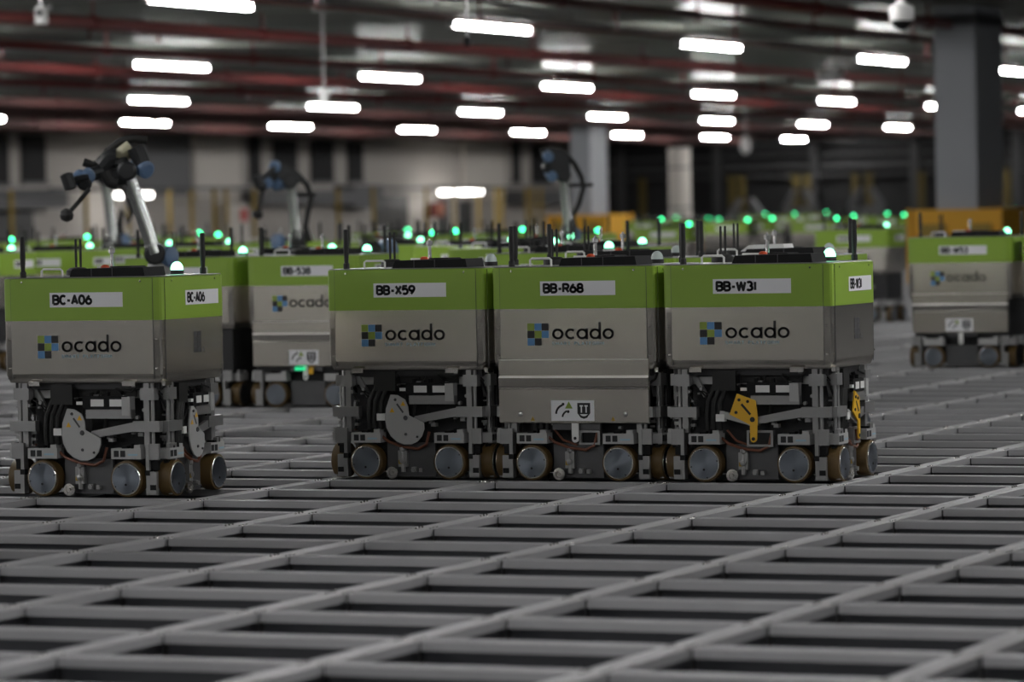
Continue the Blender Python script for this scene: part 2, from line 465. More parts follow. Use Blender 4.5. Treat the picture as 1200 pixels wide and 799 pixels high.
lamp0 = None
LL = 3.25*PX
def make_lamp():
    t = empty('linear_lamp')
    b = MB(); b.box(-.05, .05, -LL/2, LL/2, .03, .09); b.build('housing', 'white', t)
    b = MB(); b.prism([(-.045, .03), (.045, .03), (.04, -.015), (.02, -.035), (-.02, -.035), (-.04, -.015)], lambda a, d, c: (a, d, c), -LL/2+.02, LL/2-.02)
    b.build('diffuser', 'lamp_glow', t)
    for s in (-1, 1):
        b = MB(); b.box(-.052, .052, s*LL/2-.02, s*LL/2+.02, -.038, .092); b.build('end_cap', 'white', t)
    return t
rown = {-57.6: 'farthest', -45.4: 'second farthest', -33.4: 'second nearest', -21.3: 'nearest'}
for x in LX:
    vis = []
    for y in LY:
        a = project((x*PX, y*PX, LZ))
        if a[2] > 1 and -60 < a[0] < 1260 and -12 < a[1] < 799: vis.append((a[0], y))
    vis.sort(); vy = [q for _, q in vis]
    for y in LY:
        if x > -10 and y > 48: continue
        if lamp0 is None: lamp0 = o = make_lamp()
        else: o = copy_tree(lamp0)
        o.location = (x*PX, y*PX, LZ)
        if y in vy and x in rown:
            lab = 'glowing linear lamp, %s from the left in the %s row across the ceiling' % (ordn[vy.index(y)], rown[x])
        else: lab = 'glowing linear ceiling lamp of the same kind hanging outside the picture'
        tag(o, lab, 'lamp', 'linear ceiling lamps')

# ---- hanging devices
def cone_dev(x, y, z0, top, label, cat='sensor'):
    t = empty('hanging_sensor', (x*PX, y*PX, z0*PX)); tag(t, label, cat)
    b = MB(); b.lathe((0, 0, .05), (0, 0, 1), [(0, .014), (CEIL-z0*PX-.05, .014)], 8); b.build('rod', 'alu', t)
    return t
t = cone_dev(-11.7, 27.93, 3.35, 0, 'thin rod with a black tip hanging from the ceiling, top centre')
b = MB(); b.lathe((0, 0, -.01), (0, 0, 1), [(0, .02), (.05, .035), (.08, .02)], 10); b.build('tip', 'black', t)
t = cone_dev(-20.72, 42.54, 3.3, 0, 'white wireless device on a grey rod, left of centre under the ceiling', 'antenna')
b = MB(); b.box(-.045, .045, -.04, .04, -.05, .1); b.build('body', 'white', t)
b = MB(); b.lathe((.08, 0, .04), (0, 0, 1), [(0, .02), (.06, .02)], 8); b.box(.03, .1, -.01, .01, .05, .07); b.build('aerial', 'white', t)
t = cone_dev(-18.63, 30.37, 4.0, 0, 'white boxy device on a bracket at the top left corner', 'antenna')
b = MB(); b.box(-.045, .045, -.04, .04, -.05, .1); b.build('body', 'white', t)
b = MB(); b.lathe((.0, -.04, .05), (0, -1, 0), [(0, .035), (.03, .025), (.035, .005)], 12); b.build('lens', 'alu_dark', t)
b = MB(); b.lathe((.1, 0, .09), (0, 0, 1), [(-.04, .008), (0, .025), (.04, .008)], 8); b.box(.03, .1, -.008, .008, .08, .1); b.build('arm', 'alu', t)
t = cone_dev(-21.1, 67.65, 4.25, 0, 'white cluster of horns hanging among the lamps, upper right', 'speaker')
for a in range(4):
    b = MB(); b.lathe((0, 0, .05), (math.cos(a*1.57+.5), math.sin(a*1.57+.5), -.35), [(.02, .03), (.12, .05), (.2, .1), (.21, .09)], 12); b.build('horn', 'white', t)
t = cone_dev(-34.9, 99.7, 3.2, 0, 'small pale fitting hanging in front of the dark back wall', 'sensor')
b = MB(); b.lathe((0, 0, -.1), (0, 0, 1), [(0, .05), (.1, .12), (.3, .1), (.4, .03)], 10); b.build('body', 'white', t)
t = empty('security_camera', (-7.21*PX, 29.89*PX, 3.43*PX)); tag(t, 'white dome security camera at the top edge, left of the grey column', 'camera')
b = MB(); b.lathe((0, 0, .07), (0, 0, 1), [(0, .085), (.01, .10), (.11, .10), (.14, .05), (.16, .03), (CEIL-3.43*PX-.07, .03)], 20); b.build('housing', 'white', t)
b = MB(); b.lathe((0, 0, .07), (0, 0, -1), [(0, .082), (.03, .076), (.055, .055), (.07, .03), (.076, .005)], 16); b.build('dome_lens', 'black', t)

# ---- wall lights, fence and cabinets along the left wall
for (y, L, lab) in ((151.2, 2.1, 'left one of the two bright lamps side by side on the far wall'), (153.5, 1.9, 'right one of the two bright lamps side by side on the far wall'),
                    (121.2, 1.3, 'bright lamp on the far wall seen between the links of the left robot arm'), (122.7, .8, 'small bright lamp on the far wall, right of the thin upright arm')):
    t = empty('wall_lamp', (WX+1.0, y*PX, 2.56*PX)); tag(t, lab, 'lamp', 'lamps on the far wall')
    b = MB(); b.prism([(-.07, .06), (.07, .06), (.09, -.06), (-.09, -.06)], lambda a, d, c: (a, d, c), -L/2*PX, L/2*PX); b.build('housing', 'white', t)
    b = MB(); b.prism([(-.1, -.06), (.1, -.06), (.08, -.18), (-.08, -.18)], lambda a, d, c: (a, d, c), -L/2*PX+.03, L/2*PX-.03); b.build('diffuser', 'wall_glow', t)
    b = MB(); b.box(-1.0, 0, -.03, .03, .03, .09); b.build('bracket', 'alu', t)
t = empty('safety_fence', (WX+1.5, 0, 0)); tag(t, 'yellow-posted fence along the far left wall behind the robots', 'fence')
for y in (111.5, 116.9, 120.1, 123.4, 125.2, 127.1, 128.1, 130.5, 134.1, 138.2, 141.6, 147.0, 150.0, 152.7, 154.7, 155.3, 158.2, 158.9, 159.9, 163.0, 166.2):
    b = MB(); b.box(-.045, .045, -.048, .048, -.2, 2.62*PX); b.build('post', 'yellow_dull', t, (0, y*PX, 0))
for y0, y1 in ((111.5, 134.1), (147, 166.2)):
    for z in (2.6, ):
        b = MB(); b.box(-.03, .03, y0*PX, y1*PX, z*PX-.03, z*PX+.03); b.build('top_rail', 'steel_dark', t)
t = empty('fire_cabinet', (WX+.13, 132*PX, .3*PX)); tag(t, 'pale wall cabinet with a red panel below the white cladding, left', 'cabinet')
b = MB(); b.box(0, .3, -.9*PX, .9*PX, 0, 1.7*PX); b.build('body', 'wall_pale', t)
b = MB(); b.box(.3, .33, .15*PX, .7*PX, 1.0*PX, 1.5*PX); b.build('panel', 'red', t)
t = empty('hose_cabinet', (WX+.2, 151.7*PX, 1.3*PX)); tag(t, 'small red box on the far wall under the two bright lamps', 'cabinet')
b = MB(); b.box(0, .25, -.45*PX, .45*PX, 0, .65*PX); b.build('body', 'pipe_red', t)
b = MB(); b.box(.25, .27, -.35*PX, .35*PX, .08*PX, .55*PX); b.build('door', 'copper', t)
# dim machines in front of the back wall
t = empty('back_fence', (0, WY-2.0, 0)); tag(t, 'dim yellow-posted fence in front of the dark back wall', 'fence')
for x in (-66.0, -61.3, -60.8, -58.0, -57.4, -55.0, -54.3, -51.7, -47.5, -44, -40):
    b = MB(); b.box(-.12, .12, -.06, .06, -.2, 3.0*PX); b.build('post', 'yellow_dim', t, (x*PX, 0, 0))
b = MB(); b.box(-67*PX, -36*PX, -.03, .03, 2.9*PX, 3.0*PX); b.build('top_rail', 'steel_dark', t)
for x, z, lab in ((-60.0, 1.9, 'leftmost of the grey machines in the dark at the back'), (-57.2, 2.3, 'middle one of the grey machines in the dark at the back'), (-53.9, 2.3, 'rightmost of the grey machines in the dark at the back')):
    t = empty('lift_machine', (x*PX, WY-3.2, 0)); tag(t, lab, 'machine', 'machines at the back')
    b = MB(); b.box(-.5, .5, -.4, .4, 0, z*PX*.62); b.build('body', 'ledge', t)
    b = MB(); b.prism([(-.65, z*PX*.62), (-.25, z*PX), (-.12, z*PX), (-.35, z*PX*.62)], lambda a, d, c: (a, d, c), -.15, .15)
    b.prism([(.65, z*PX*.62), (.25, z*PX), (.12, z*PX), (.35, z*PX*.62)], lambda a, d, c: (a, d, c), -.15, .15); b.build('frame', 'ledge', t)

# ================================================================= ROBOTS
W, D = .955*PX, .95*PY
HW, HD = W/2, D/2
ZB, ZS, ZG, ZT = .436, .466, .673, .835
def rrect(hx, hy, r, z, n=3):
    pts = []
    for cx, cy, a0 in ((hx-r, hy-r, 0), (-hx+r, hy-r, 90), (-hx+r, -hy+r, 180), (hx-r, -hy+r, 270)):
        for k in range(n+1):
            a = math.radians(a0+90*k/n); pts.append((cx+r*math.cos(a), cy+r*math.sin(a), z))
    return pts
def face(side):
    """maps (s along the face, d outwards, z) to robot space"""
    if side == 'front': return lambda s, d, z: (s, -HD-d, z)
    if side == 'back': return lambda s, d, z: (-s, HD+d, z)
    if side == 'right': return lambda s, d, z: (HW+d, s, z)
    return lambda s, d, z: (-HW-d, -s, z)
def fbox(mb, fn, s0, s1, d0, d1, z0, z1):
    return mb.prism([(s0, z0), (s1, z0), (s1, z1), (s0, z1)], fn, d0, d1)
def out_axis(side):
    return {'front': (0, -1, 0), 'back': (0, 1, 0), 'right': (1, 0, 0), 'left': (-1, 0, 0)}[side]

def wheel(root, side, s, hi=True):
    fn = face(side); c = fn(s, 0, .072); ax = out_axis(side); n = 24 if hi else 14
    b = MB(); b.lathe(c, ax, [(-.045, .055), (-.043, .0685), (-.012, .071), (.006, .0685), (.008, .060), (.008, .05)], n)
    t = b.build('wheel', 'tyre', root)
    b = MB(); b.lathe(c, ax, [(0, .0615), (.0085, .0605), (.0105, .0575), (.0105, .001)], n, True); b.build('hub_disc', 'hub' if side in ('front', 'back') else 'hub_side', t)
    if hi:
        b = MB()
        for k in range(4):
            a = k*1.571+.4+s
            p = fn(s+.054*math.cos(a), .0095, .072+.054*math.sin(a)); b.lathe(p, ax, [(0, .003), (.002, .003)], 8, False)
        b.lathe(fn(s+.014*math.cos(s*9), .0095, .072-.022), ax, [(0, .0048), (.0025, .0048)], 8, False)
        tag(b.build('hub_screws', 'ink', t), kind='stuff')
        b = MB(); b.lathe(c, ax, [(.008, .0625), (.0098, .0625), (.0112, .0605), (.0112, .0575), (.0095, .0572)], 24, False); b.build('rim', 'steel_edge', t)

def front_marks(root, side, code, hi):
    fn = face(side); e = .0035
    front = side in ('front', 'back')
    s0, s1 = (-.135, .181) if front else (-.065, .20)
    b = MB(); fbox(b, fn, s0, s1, e-.001, e+.001, .724, .780); pl = b.build('code_plate', 'label_white', root)
    if code:
        b = MB(); k = .96 if front else .78
        text(b, code, s0+.016, .732, .041, .0098 if front else .0085, fn, e+.001, e+.0018, .2, k*.95); b.build('code_lettering', 'ink', pl)
    elif hi is not None:
        b = MB(); x = s0+.018
        for wv in (.026, .026, .012, .03, .026, .026): 
            fbox(b, fn, x, x+wv*.8, e+.001, e+.0018, .738, .768); x += wv*(1.0 if front else .8)
        b.build('code_lettering', 'ink_grey', pl)
    if front:
        gr = {'lime': [(0, 2), (1, 1)], 'sky_blue': [(1, 2), (2, 1), (0, 0)], 'ink': [(2, 2), (0, 1), (1, 0)]}
        for mt, l in gr.items():
            for (c, r) in l:
                b = MB(); fbox(b, fn, -.192+c*.0302, -.192+c*.0302+.0285, e-.001, e+.0008, .530+r*.0292, .530+r*.0292+.0275)
                b.build('logo_square', mt, root)
        b = MB(); wordmark(b, -.088, .553, .0425, .0085, fn, e-.001, e+.0008); b.build('wordmark', 'ink', root)
        if hi:
            b = MB(); text(b, 'SMART PLATFORM', -.088, .531, .0125, .0016, fn, e-.001, e+.0008, .42, 1.25); b.build('small_lettering', 'pale_blue', root)
    else:
        b = MB()
        for r in range(4):
            for c in range(2):
                fbox(b, fn, -.005+c*.031, -.005+c*.031+.027, e-.001, e+.0008, .541+r*.0205, .541+r*.0205+.0185)
        for k in range(3): fbox(b, fn, .062, .085-.004*k, e-.001, e+.0008, .541+k*.007, .545+k*.007)
        b.build('grid_mark', 'ink_grey', root)

def sector_plate(root, fn, sc, yellow, side):
    b = MB(); d0, d1 = .003, .009
    if yellow:
        pts = [(-.044, .342), (.03, .316), (.038, .255), (.034, .169)]+arc(.0205, .169, .0135, 0, -180, 6)+[(.007, .223), (-.075, .2625)]
        b.prism([(a*sc, z) for a, z in pts], fn, d0, d1); t = b.build('lock_lever', 'yellow', root)
        t['label'] = 'yellow lock lever plate'
        b = MB(); 
        for a, z, r in ((.018, .243, .010), (.0205, .169, .007), (-.035, .318, .006), (-.048, .27, .006), (.0, .312, .006)):
            b.lathe(fn(a*sc, d1, z), out_axis(side), [(0, r), (.003, r)], 12, False)
        stroke(b, [(-.026*sc, .302), (.01*sc, .262)], .009, fn, d1, d1+.001); tag(b.build('lever_marks', 'ink', t), kind='stuff')
    else:
        g = lambda cx, cy: ((cx/740-.376)*sc, .9685-cy/802.7)
        pts = [g(*p) for p in ((228, 506), (250, 508), (274, 522), (283, 545), (285, 572), (333, 596))]
        pts += [g(*p) for p in ((334, 615), (326, 638), (312, 655), (292, 664), (268, 664), (245, 655), (226, 638), (213, 612), (209, 585), (212, 550))]
        b.prism(pts, fn, d0, d1); t = b.build('sector_plate', 'plate', root)
        b = MB()
        for cx, cy, r in ((275, 580, .010), (275, 632, .006), (312, 640, .005), (243, 522, .006)):
            p = g(cx, cy); b.lathe(fn(p[0], d1, p[1]), out_axis(side), [(0, r), (.004, r*.8)], 12, False)
        stroke(b, [g(248, 535), g(268, 563)], .007, fn, d1, d1+.001); tag(b.build('plate_marks', 'ink_grey', t), kind='stuff')
        b = MB()
        for cx, cy in ((268, 535), (232, 556)):
            p = g(cx, cy); b.prism([(p[0]-.011, p[1]-.008), (p[0]+.011, p[1]-.008), (p[0], p[1]+.011)], fn, d1, d1+.001)
        b.build('warning_triangle', 'yellow', t)

def chassis_face(root, side, variant, hi, cover):
    fn = face(side); front = side in ('front', 'back')
    L = HW if front else HD
    sc = 1.0 if front else .72
    ws = (-.182, .182) if front else (-.165, .165)
    for s in ws: wheel(root, side, s, hi)
    # upright corner brackets and posts
    for sg in (-1, 1):
        b = MB()
        e0 = L-.016 if front else L-.03
        fbox(b, fn, sg*(e0-.062), sg*(e0-.048), -.03, .004, .012, .205)
        fbox(b, fn, sg*(e0-.05), sg*(e0-.018), -.012, .004, .012, .10)
        fbox(b, fn, sg*(e0-.05), sg*(e0-.008), -.012, .002, .145, .205)
        b.build('corner_bracket', 'alu', root)
        if not hi: continue
        b = MB(); fbox(b, fn, sg*(e0-.075), sg*(e0-.052), -.035, -.012, .19, .434); 
        b.lathe(fn(sg*(e0-.04), -.02, .17), (0, 0, 1), [(0, .007), (.264, .007)], 8)
        b.build('guide_post', 'alu', root)
        b = MB(); fbox(b, fn, sg*(e0-.085), sg*(e0-.025), -.04, -.004, .37, .415); b.build('post_clamp', 'alu', root)
        b = MB(); fbox(b, fn, sg*(e0-.115), sg*(e0-.002), -.03, .002, .25, .29); b.build('cross_arm', 'alu', root)
        b = MB()
        fbox(b, fn, sg*(e0-.045), sg*(e0-.02), -.006, .006, .03, .05); fbox(b, fn, sg*(e0-.066), sg*(e0-.045), -.02, .005, .085, .105)
        fbox(b, fn, sg*(e0-.05), sg*(e0-.02), -.03, -.01, .105, .14); b.build('bracket_slot', 'black', root)
    # drive module boxes over the wheels
    for s in ws:
        b = MB(); wv = .064 if front else .055
        fbox(b, fn, s-wv, s+wv, -.05, .006, .147, .187); fbox(b, fn, s+wv-.03, s+wv-.004, -.04, .004, .187, .2)
        t = b.build('drive_module', 'plate', root)
        if hi:
            b = MB()
            for q in (-.052, -.024): fbox(b, fn, s+q, s+q+.021, .006, .0072, .155, .179)
            b.build('module_mark', 'ink', t)
            b = MB(); fbox(b, fn, s+.008, s+.05, .006, .0068, .160, .167); b.build('module_text', 'pale_blue', t)
            b = MB(); fbox(b, fn, s-.02, s+.005, -.03, .003, .187, .196); fbox(b, fn, s+.02, s+.024, -.02, .003, .187, .205); b.build('module_plug', 'black', t)
    # base plate between the wheels
    b = MB(); hwid = .105 if front else .085
    fbox(b, fn, -hwid, hwid, -.045, -.03, .012, .145); b.build('base_plate', 'alu_dark', root)
    if not hi:
        return
    b = MB(); b.lathe(fn(-.072*sc, -.012, .028), out_axis(side), [(0, .012), (.001, .024), (.012, .024), (.0125, .014), (.009, .013), (.009, .006), (.014, .005), (.014, .001)], 18, False); b.build('jockey_wheel', 'steel_edge', root)
    b = MB(); fbox(b, fn, -.05*sc, -.012*sc, -.03, -.012, .05, .115); fbox(b, fn, .01*sc, .03*sc, -.03, -.006, .03, .05); fbox(b, fn, .04*sc, .055*sc, -.03, -.01, .03, .045)
    b.lathe(fn(-.03*sc, -.012, .075), out_axis(side), [(0, .012), (.006, .012), (.008, .006)], 12); b.lathe(fn(.02*sc, -.01, .04), out_axis(side), [(0, .009), (.012, .009)], 10)
    b.lathe(fn(-.03*sc, -.018, .03), (0, 0, 1), [(0, .01), (.08, .008), (.085, .014), (.1, .014)], 10); b.build('valve_block', 'alu', root)
    b = MB(); fbox(b, fn, -.047*sc, -.032*sc, -.02, -.008, .062, .078); b.build('valve_tag', 'yellow_dull', root)
    # black cable bundles, brown hoses
    b = MB(); rnd = random.Random(hash(side+variant) % 1000 if False else (len(side)*7+len(variant)*3))
    for k in range(3):
        s = (-.175+.026*k)*sc
        b.tube([fn(s, -.018, .2), fn(s, -.012, .25), fn(s+.004, -.014, .31), fn(s+.03, -.02, .37), fn(s+.07*sc, -.03, .42)], .0095, 8)
    fbox(b, fn, -.15*sc, -.055*sc, -.06, -.01, .352, .43); fbox(b, fn, -.05*sc, .2*sc, -.09, -.05, .38, .43)
    for k in range(9):
        s = rnd.uniform(-.28, .28)*sc; s2 = s+rnd.uniform(-.1, .1)*sc; z = rnd.uniform(.19, .3); z2 = rnd.uniform(.36, .43)
        b.tube([fn(s, -.04, z), fn(s+.02, -.025, (z+z2)/2), fn(s2, -.035, z2-.02), fn(s2, -.06, z2)], rnd.uniform(.003, .006), 6)
    b.tube([fn(.235*sc, -.02, .43), fn(.2*sc, -.012, .4), fn(.13*sc, -.02, .415)], .004, 6)
    b.build('cable_harness', 'rubber', root)
    b = MB()
    b.tube([fn(-.12*sc, -.02, .17), fn(-.09*sc, -.012, .15), fn(-.03*sc, -.01, .13), fn(.04*sc, -.01, .122), fn(.075*sc, -.012, .14), fn(.085*sc, -.02, .19)], .006, 8)
    b.tube([fn(-.1*sc, -.03, .2), fn(-.06*sc, -.02, .16), fn(.0*sc, -.02, .14)], .0045, 8); b.build('hose', 'copper', root)
    # fittings
    b = MB()
    for k in range(24):
        s, z = rnd.uniform(-.3, .3)*sc, rnd.choice((rnd.uniform(.2, .245), rnd.uniform(.3, .42)))
        q = rnd.uniform(.006, .014); fbox(b, fn, s, s+q*1.5, -.05, -.02-rnd.uniform(0, .015), z, z+q)
    for s in (-.25, -.2, .22, .25): b.lathe(fn(s*sc, -.03, rnd.uniform(.3, .36)), out_axis(side), [(0, .008), (.015, .007)], 8)
    b.prism([(-.255*sc, .415), (-.235*sc, .42), (-.185*sc, .335), (-.2*sc, .325)], fn, -.06, -.045)
    tag(b.build('fittings', 'alu', root), kind='stuff')
    b = MB(); fbox(b, fn, -.26*sc, .28*sc, -.075, -.06, .375, .405); b.build('rear_beam', 'alu', root)
    if cover:
        b = MB()
        for (s0, s1, z0, z1) in ((.012, .1, .19, .198), (.012, .1, .142, .15), (.012, .022, .15, .19), (.09, .1, .15, .19)): fbox(b, fn, s0, s1, -.03, -.008, z0, z1)
        b.build('frame_ring', 'alu', root)
        b = MB(); fbox(b, fn, .022, .09, -.032, -.02, .15, .19); b.build('sensor_window', 'black', root)
        return
    # actuator: silver extrusion, black box with white labels, end cap
    tilt = 0
    b = MB(); fbox(b, fn, .009*sc, .205*sc, -.03, .0, .300, .334); fbox(b, fn, .009*sc, .205*sc, 0, .002, .318, .322); b.build('actuator', 'alu', root)
    b = MB(); fbox(b, fn, -.008*sc, .168*sc, -.04, -.006, .337, .385); fbox(b, fn, .02*sc, .03*sc, -.03, -.01, .385, .40); fbox(b, fn, .09*sc, .1*sc, -.03, -.01, .385, .40); t = b.build('motor_box', 'black', root)
    for s in (.028, .110):
        b = MB(); fbox(b, fn, s*sc, (s+.056)*sc, -.006, -.004, .346, .373); b.build('motor_label', 'white', t)
    b = MB(); fbox(b, fn, .167*sc, .203*sc, -.035, .004, .312, .382); b.build('end_cap', 'plate', root)
    b = MB(); fbox(b, fn, -.034*sc, -.008*sc, -.02, -.004, .352, .364); fbox(b, fn, -.135*sc, -.10*sc, -.025, .0, .235, .262); b.build('connector', 'white', root)
    # linkage
    b = MB(); b.prism([(.012*sc, .222), (.03*sc, .252), (.215*sc, .287), (.235*sc, .255)], fn, -.02, -.004); b.build('link_arm', 'alu', root)
    if variant == 'yellow':
        b = MB(); b.prism([(-.122*sc, .252), (-.118*sc, .276), (.01*sc, .246), (.01*sc, .218)], fn, -.02, -.003); b.build('link_arm', 'plate', root)
        b = MB()
        for (s0, s1, z0, z1) in ((-.012, .094, .192, .2), (-.012, .094, .138, .146), (-.012, -.003, .146, .192), (.085, .094, .146, .192)): fbox(b, fn, s0*sc, s1*sc, -.03, -.006, z0, z1)
        b.build('frame_ring', 'alu', root)
    sector_plate(root, fn, sc, variant == 'yellow', side)

def front_cover(root, side, hi):
    fn = face(side)
    b = MB()
    prof = [(.0035, .474), (.0035, .410), (.0105, .4030), (.0105, .400), (.0070, .368), (.0090, .364), (.0060, .359), (.0060, .232), (.002, .227), (-.012, .227), (-.012, .474)]
    ring = lambda s: [fn(s, d, z) for d, z in prof]
    b.loft([ring(-.318), ring(.312)]); t = b.build('front_cover', 'steel', root)
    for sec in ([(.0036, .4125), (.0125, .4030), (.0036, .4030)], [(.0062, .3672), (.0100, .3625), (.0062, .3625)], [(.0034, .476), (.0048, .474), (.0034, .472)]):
        b = MB(); b.loft([[fn(-.318, d, z) for d, z in sec], [fn(.312, d, z) for d, z in sec]]); b.build('fold_glint', 'fold_highlight', t)  # bright strips along the folds, lamp glint put into the colour
    b = MB(); fbox(b, fn, -.097, .084, 0.0055, .0070, .236, .316); st = b.build('sticker', 'label_white', t)
    b = MB(); e0, e1 = .0070, .0078
    stroke(b, arc(-.040, .262, .036, 178, 105, 8), .008, fn, e0, e1); stroke(b, arc(-.020, .246, .03, 170, 110, 6), .007, fn, e0, e1)
    for s, z in ((-.046, .301), (-.025, .272)): b.prism([(s+.006*math.cos(k*.785), z+.006*math.sin(k*.785)) for k in range(8)], fn, e0, e1)
    b.prism([(.014, .306), (.068, .306), (.068, .266), (.054, .248), (.041, .244), (.028, .248), (.014, .266)], fn, e0, e1); b.build('sticker_symbols', 'ink', st)
    b = MB()
    for s in (.024, .044): b.prism([(s, .297), (s+.014, .297), (s+.014, .292), (s+.0095, .292), (s+.0095, .268), (s+.0045, .268), (s+.0045, .292), (s, .292)], fn, e1, e1+.0006)
    b.prism([(.024, .262), (.058, .262), (.05, .256), (.041, .254), (.032, .256)], fn, e1, e1+.0006); b.build('shield_detail', 'label_white', st)
    b = MB(); b.prism([(-.038, .284), (-.006, .284), (-.022, .312)], fn, e0, e1); 
    b.build('warning_triangle', 'lime', st)
    if hi:
        for s in (-.228, .215):
            b = MB(); b.lathe(fn(s, .0055, .262), out_axis(side), [(0, .011), (.004, .009), (.005, .002)], 14)
            b.build('cover_screw', 'chrome', t)
        b = MB()
        for s in (-.176, .163): b.prism([(s-.009, .236), (s+.009, .236), (s, .254)], fn, .0055, .0068)
        b.build('small_triangle', 'yellow_dull', t)
    b = MB(); fbox(b, fn, -.1, .1, -.03, -.012, .2, .228); b.build('cover_bracket', 'alu_dark', root)
    b = MB(); b.prism([(-.014, .228), (-.014, .165)]+arc(0, .165, .014, 180, 360, 8)+[(.014, .228)], fn, -.006, .002); tb = b.build('pull_tab', 'white', root)
    b = MB(); b.lathe(fn(0, .002, .168), out_axis(side), [(0, .006), (.002, .006)], 10, False); b.build('tab_hole', 'ink', tb)

def make_robot(variant='sector', lod=0, lit='on', codes=None, tall_cover=False):
    """lod 0 near, 1 middle distance, 2 far"""
    root = empty('grid_robot'); hi = lod == 0
    # chassis core
    b = MB(); b.box(-HW+.085, HW-.085, -HD+.085, HD-.085, .03, .437)
    if lod: b.box(-HW+.03, HW-.03, -HD+.03, HD-.03, .2, .437)
    else: b.box(-HW+.03, HW-.03, -HD+.03, HD-.03, .41, .437)
    b.build('chassis', 'chassis', root)
    # housing: steel shell with a tucked lower edge, green upper band
    b = MB(); r = .018 if hi else .012
    b.loft([rrect(HW-.012, HD-.012, r, ZB), rrect(HW-.001, HD-.001, r, ZS), rrect(HW-.001, HD-.001, r, ZG)], True, True); b.build('body_shell', 'steel', root)
    b = MB(); b.loft([rrect(HW, HD, r, ZG), rrect(HW, HD, r, ZT-.003), rrect(HW-.004, HD-.004, r, ZT)], True, True); b.build('green_band', 'green', root)
    b = MB(); b.loft([rrect(HW-.002, HD-.002, r, ZT), rrect(HW-.004, HD-.004, r, ZT+.0035)]); b.build('top_plate', 'alu', root)
    sides = ('front', 'right') if lod == 2 else ('front', 'right', 'back', 'left')
    for sd in sides:
        fn = face(sd); front = sd in ('front', 'back'); L = HW if front else HD
        if lod < 2:
            e = L-.03 if not front else L-.036
            b = MB(); fbox(b, fn, -e, e, -.001, .0025, ZS+.004, ZG-.0006); b.build('lower_panel', 'steel', root)
            b = MB(); fbox(b, fn, -e, e, -.001, .0025, ZG+.0004, ZT-.006); b.build('upper_panel', 'green', root)
            if hi:
                for sg in (-1, 1):
                    b = MB(); fbox(b, fn, sg*e-.0015, sg*e+.0015, -.001, .0012, ZB+.012, ZT-.004); b.build('panel_seam', 'ink_grey', root)
                b = MB()
                for sg in (-1, 1):
                    for z in (.82, .60, .49): b.lathe(fn(sg*(e-.05) if z > .8 else sg*(e+.012), .0025 if z > .8 else .0005, z), out_axis(sd), [(0, .004), (.002, .004), (.0025, .001)], 8, False)
                b.build('panel_screws', 'steel_edge', root)
                b = MB(); fbox(b, fn, -.24, -.19, -.012, .003, ZB-.012, ZB+.006); fbox(b, fn, .17, .225, -.012, .003, ZB-.012, ZB+.006) if front else None
                b.build('hem_clip', 'steel_edge', root)
        if lod < 2 or sd in ('front', 'right'):
            code = codes if (codes and sd in ('front', 'right')) else None
            if lod == 2:
                b = MB(); s0, s1 = (-.135, .181) if front else (-.065, .20)
                fbox(b, fn, s0, s1, -.001, .003, .724, .780); pl = b.build('code_plate', 'label_white', root)
            elif sd in ('front', 'right'): front_marks(root, sd, code, hi)
        cov = variant == 'cover' and front
        if lod < 2: chassis_face(root, sd, variant, hi, cov)
        else:
            for s in ((-.18, .18) if front else (-.165, .165)): wheel(root, sd, s, False)
        if cov: front_cover(root, sd, hi)
        elif lod == 1 and front:
            b = MB(); fbox(b, fn, -.2, .2, -.02, 0, .3, .335); b.build('actuator', 'alu', root)
            sector_plate(root, fn, 1.0, variant == 'yellow', sd)
    # ---- top
    z0 = ZT+.0035
    b = MB(); b.prism([(-.075, z0), (-.062, z0+.030), (.245, z0+.034), (.252, z0)], lambda a, d, c: (a, d, c), -HD+.045, -HD+.21); tc = b.build('battery_cover', 'black', root)
    if lod < 2:
        for s in (.02, .11):
            b = MB(); b.box(s, s+.003, -HD+.044, -HD+.2, z0, z0+.032); b.build('cover_seam', 'ink_grey', tc)
        b = MB(); b.prism([(-.03, z0+.03), (.10, z0+.03), (.10, z0+.024), (.08, z0+.036), (.0, z0+.036)], lambda a, d, c: (a, d, c), -HD+.24, -HD+.36); b.build('rear_cover', 'black', root)
    b = MB(); b.lathe((.0, -HD+.19, z0), (0, 0, 1), [(0, .017), (.036, .017), (.042, .012), (.044, .001)], 14); b.build('stop_button', 'orange' if not tall_cover else 'red', root)
    b = MB(); hx = -HW+.145
    b.tube([(hx, -HD+.05, z0), (hx, -HD+.05, z0+.024), (hx+.008, -HD+.05, z0+.03), (hx+.082, -HD+.05, z0+.03), (hx+.09, -HD+.05, z0+.024), (hx+.09, -HD+.05, z0)], .0045, 8); b.build('handle', 'white', root)
    b = MB(); b.tube([(hx+.02, HD-.06, z0), (hx+.02, HD-.06, z0+.03), (hx+.11, HD-.06, z0+.03), (hx+.11, HD-.06, z0)], .0045, 8); b.build('handle', 'white', root)
    # silver post
    b = MB(); b.lathe((-.005, .0, z0), (0, 0, 1), [(0, .02), (.02, .016), (.03, .008), (.085, .007), (.088, .013), (.105, .013), (.108, .004), (.115, .003)], 12); b.build('post', 'chrome', root)
    if tall_cover:
        b = MB(); b.prism([(-.11, z0+.02), (-.07, z0+.047), (.09, z0+.05), (.10, z0+.02)], lambda a, d, c: (a, d, c), -HD+.10, -HD+.22); b.build('white_lid', 'white', root)
    # antennas
    def ant(x, y, h, r, name='antenna'):
        b = MB(); b.lathe((x, y, z0), (0, 0, 1), [(0, r*1.2), (.02, r*1.2), (.025, r*.8), (h*.5, r*1.05), (h, r*.9), (h+.003, r*.3)], 10); b.build(name, 'rubber', root)
    ant(-HW+.079, -HD+.022, .155, .0105)
    ant(HW-.067, HD-.04, .155, .0105)
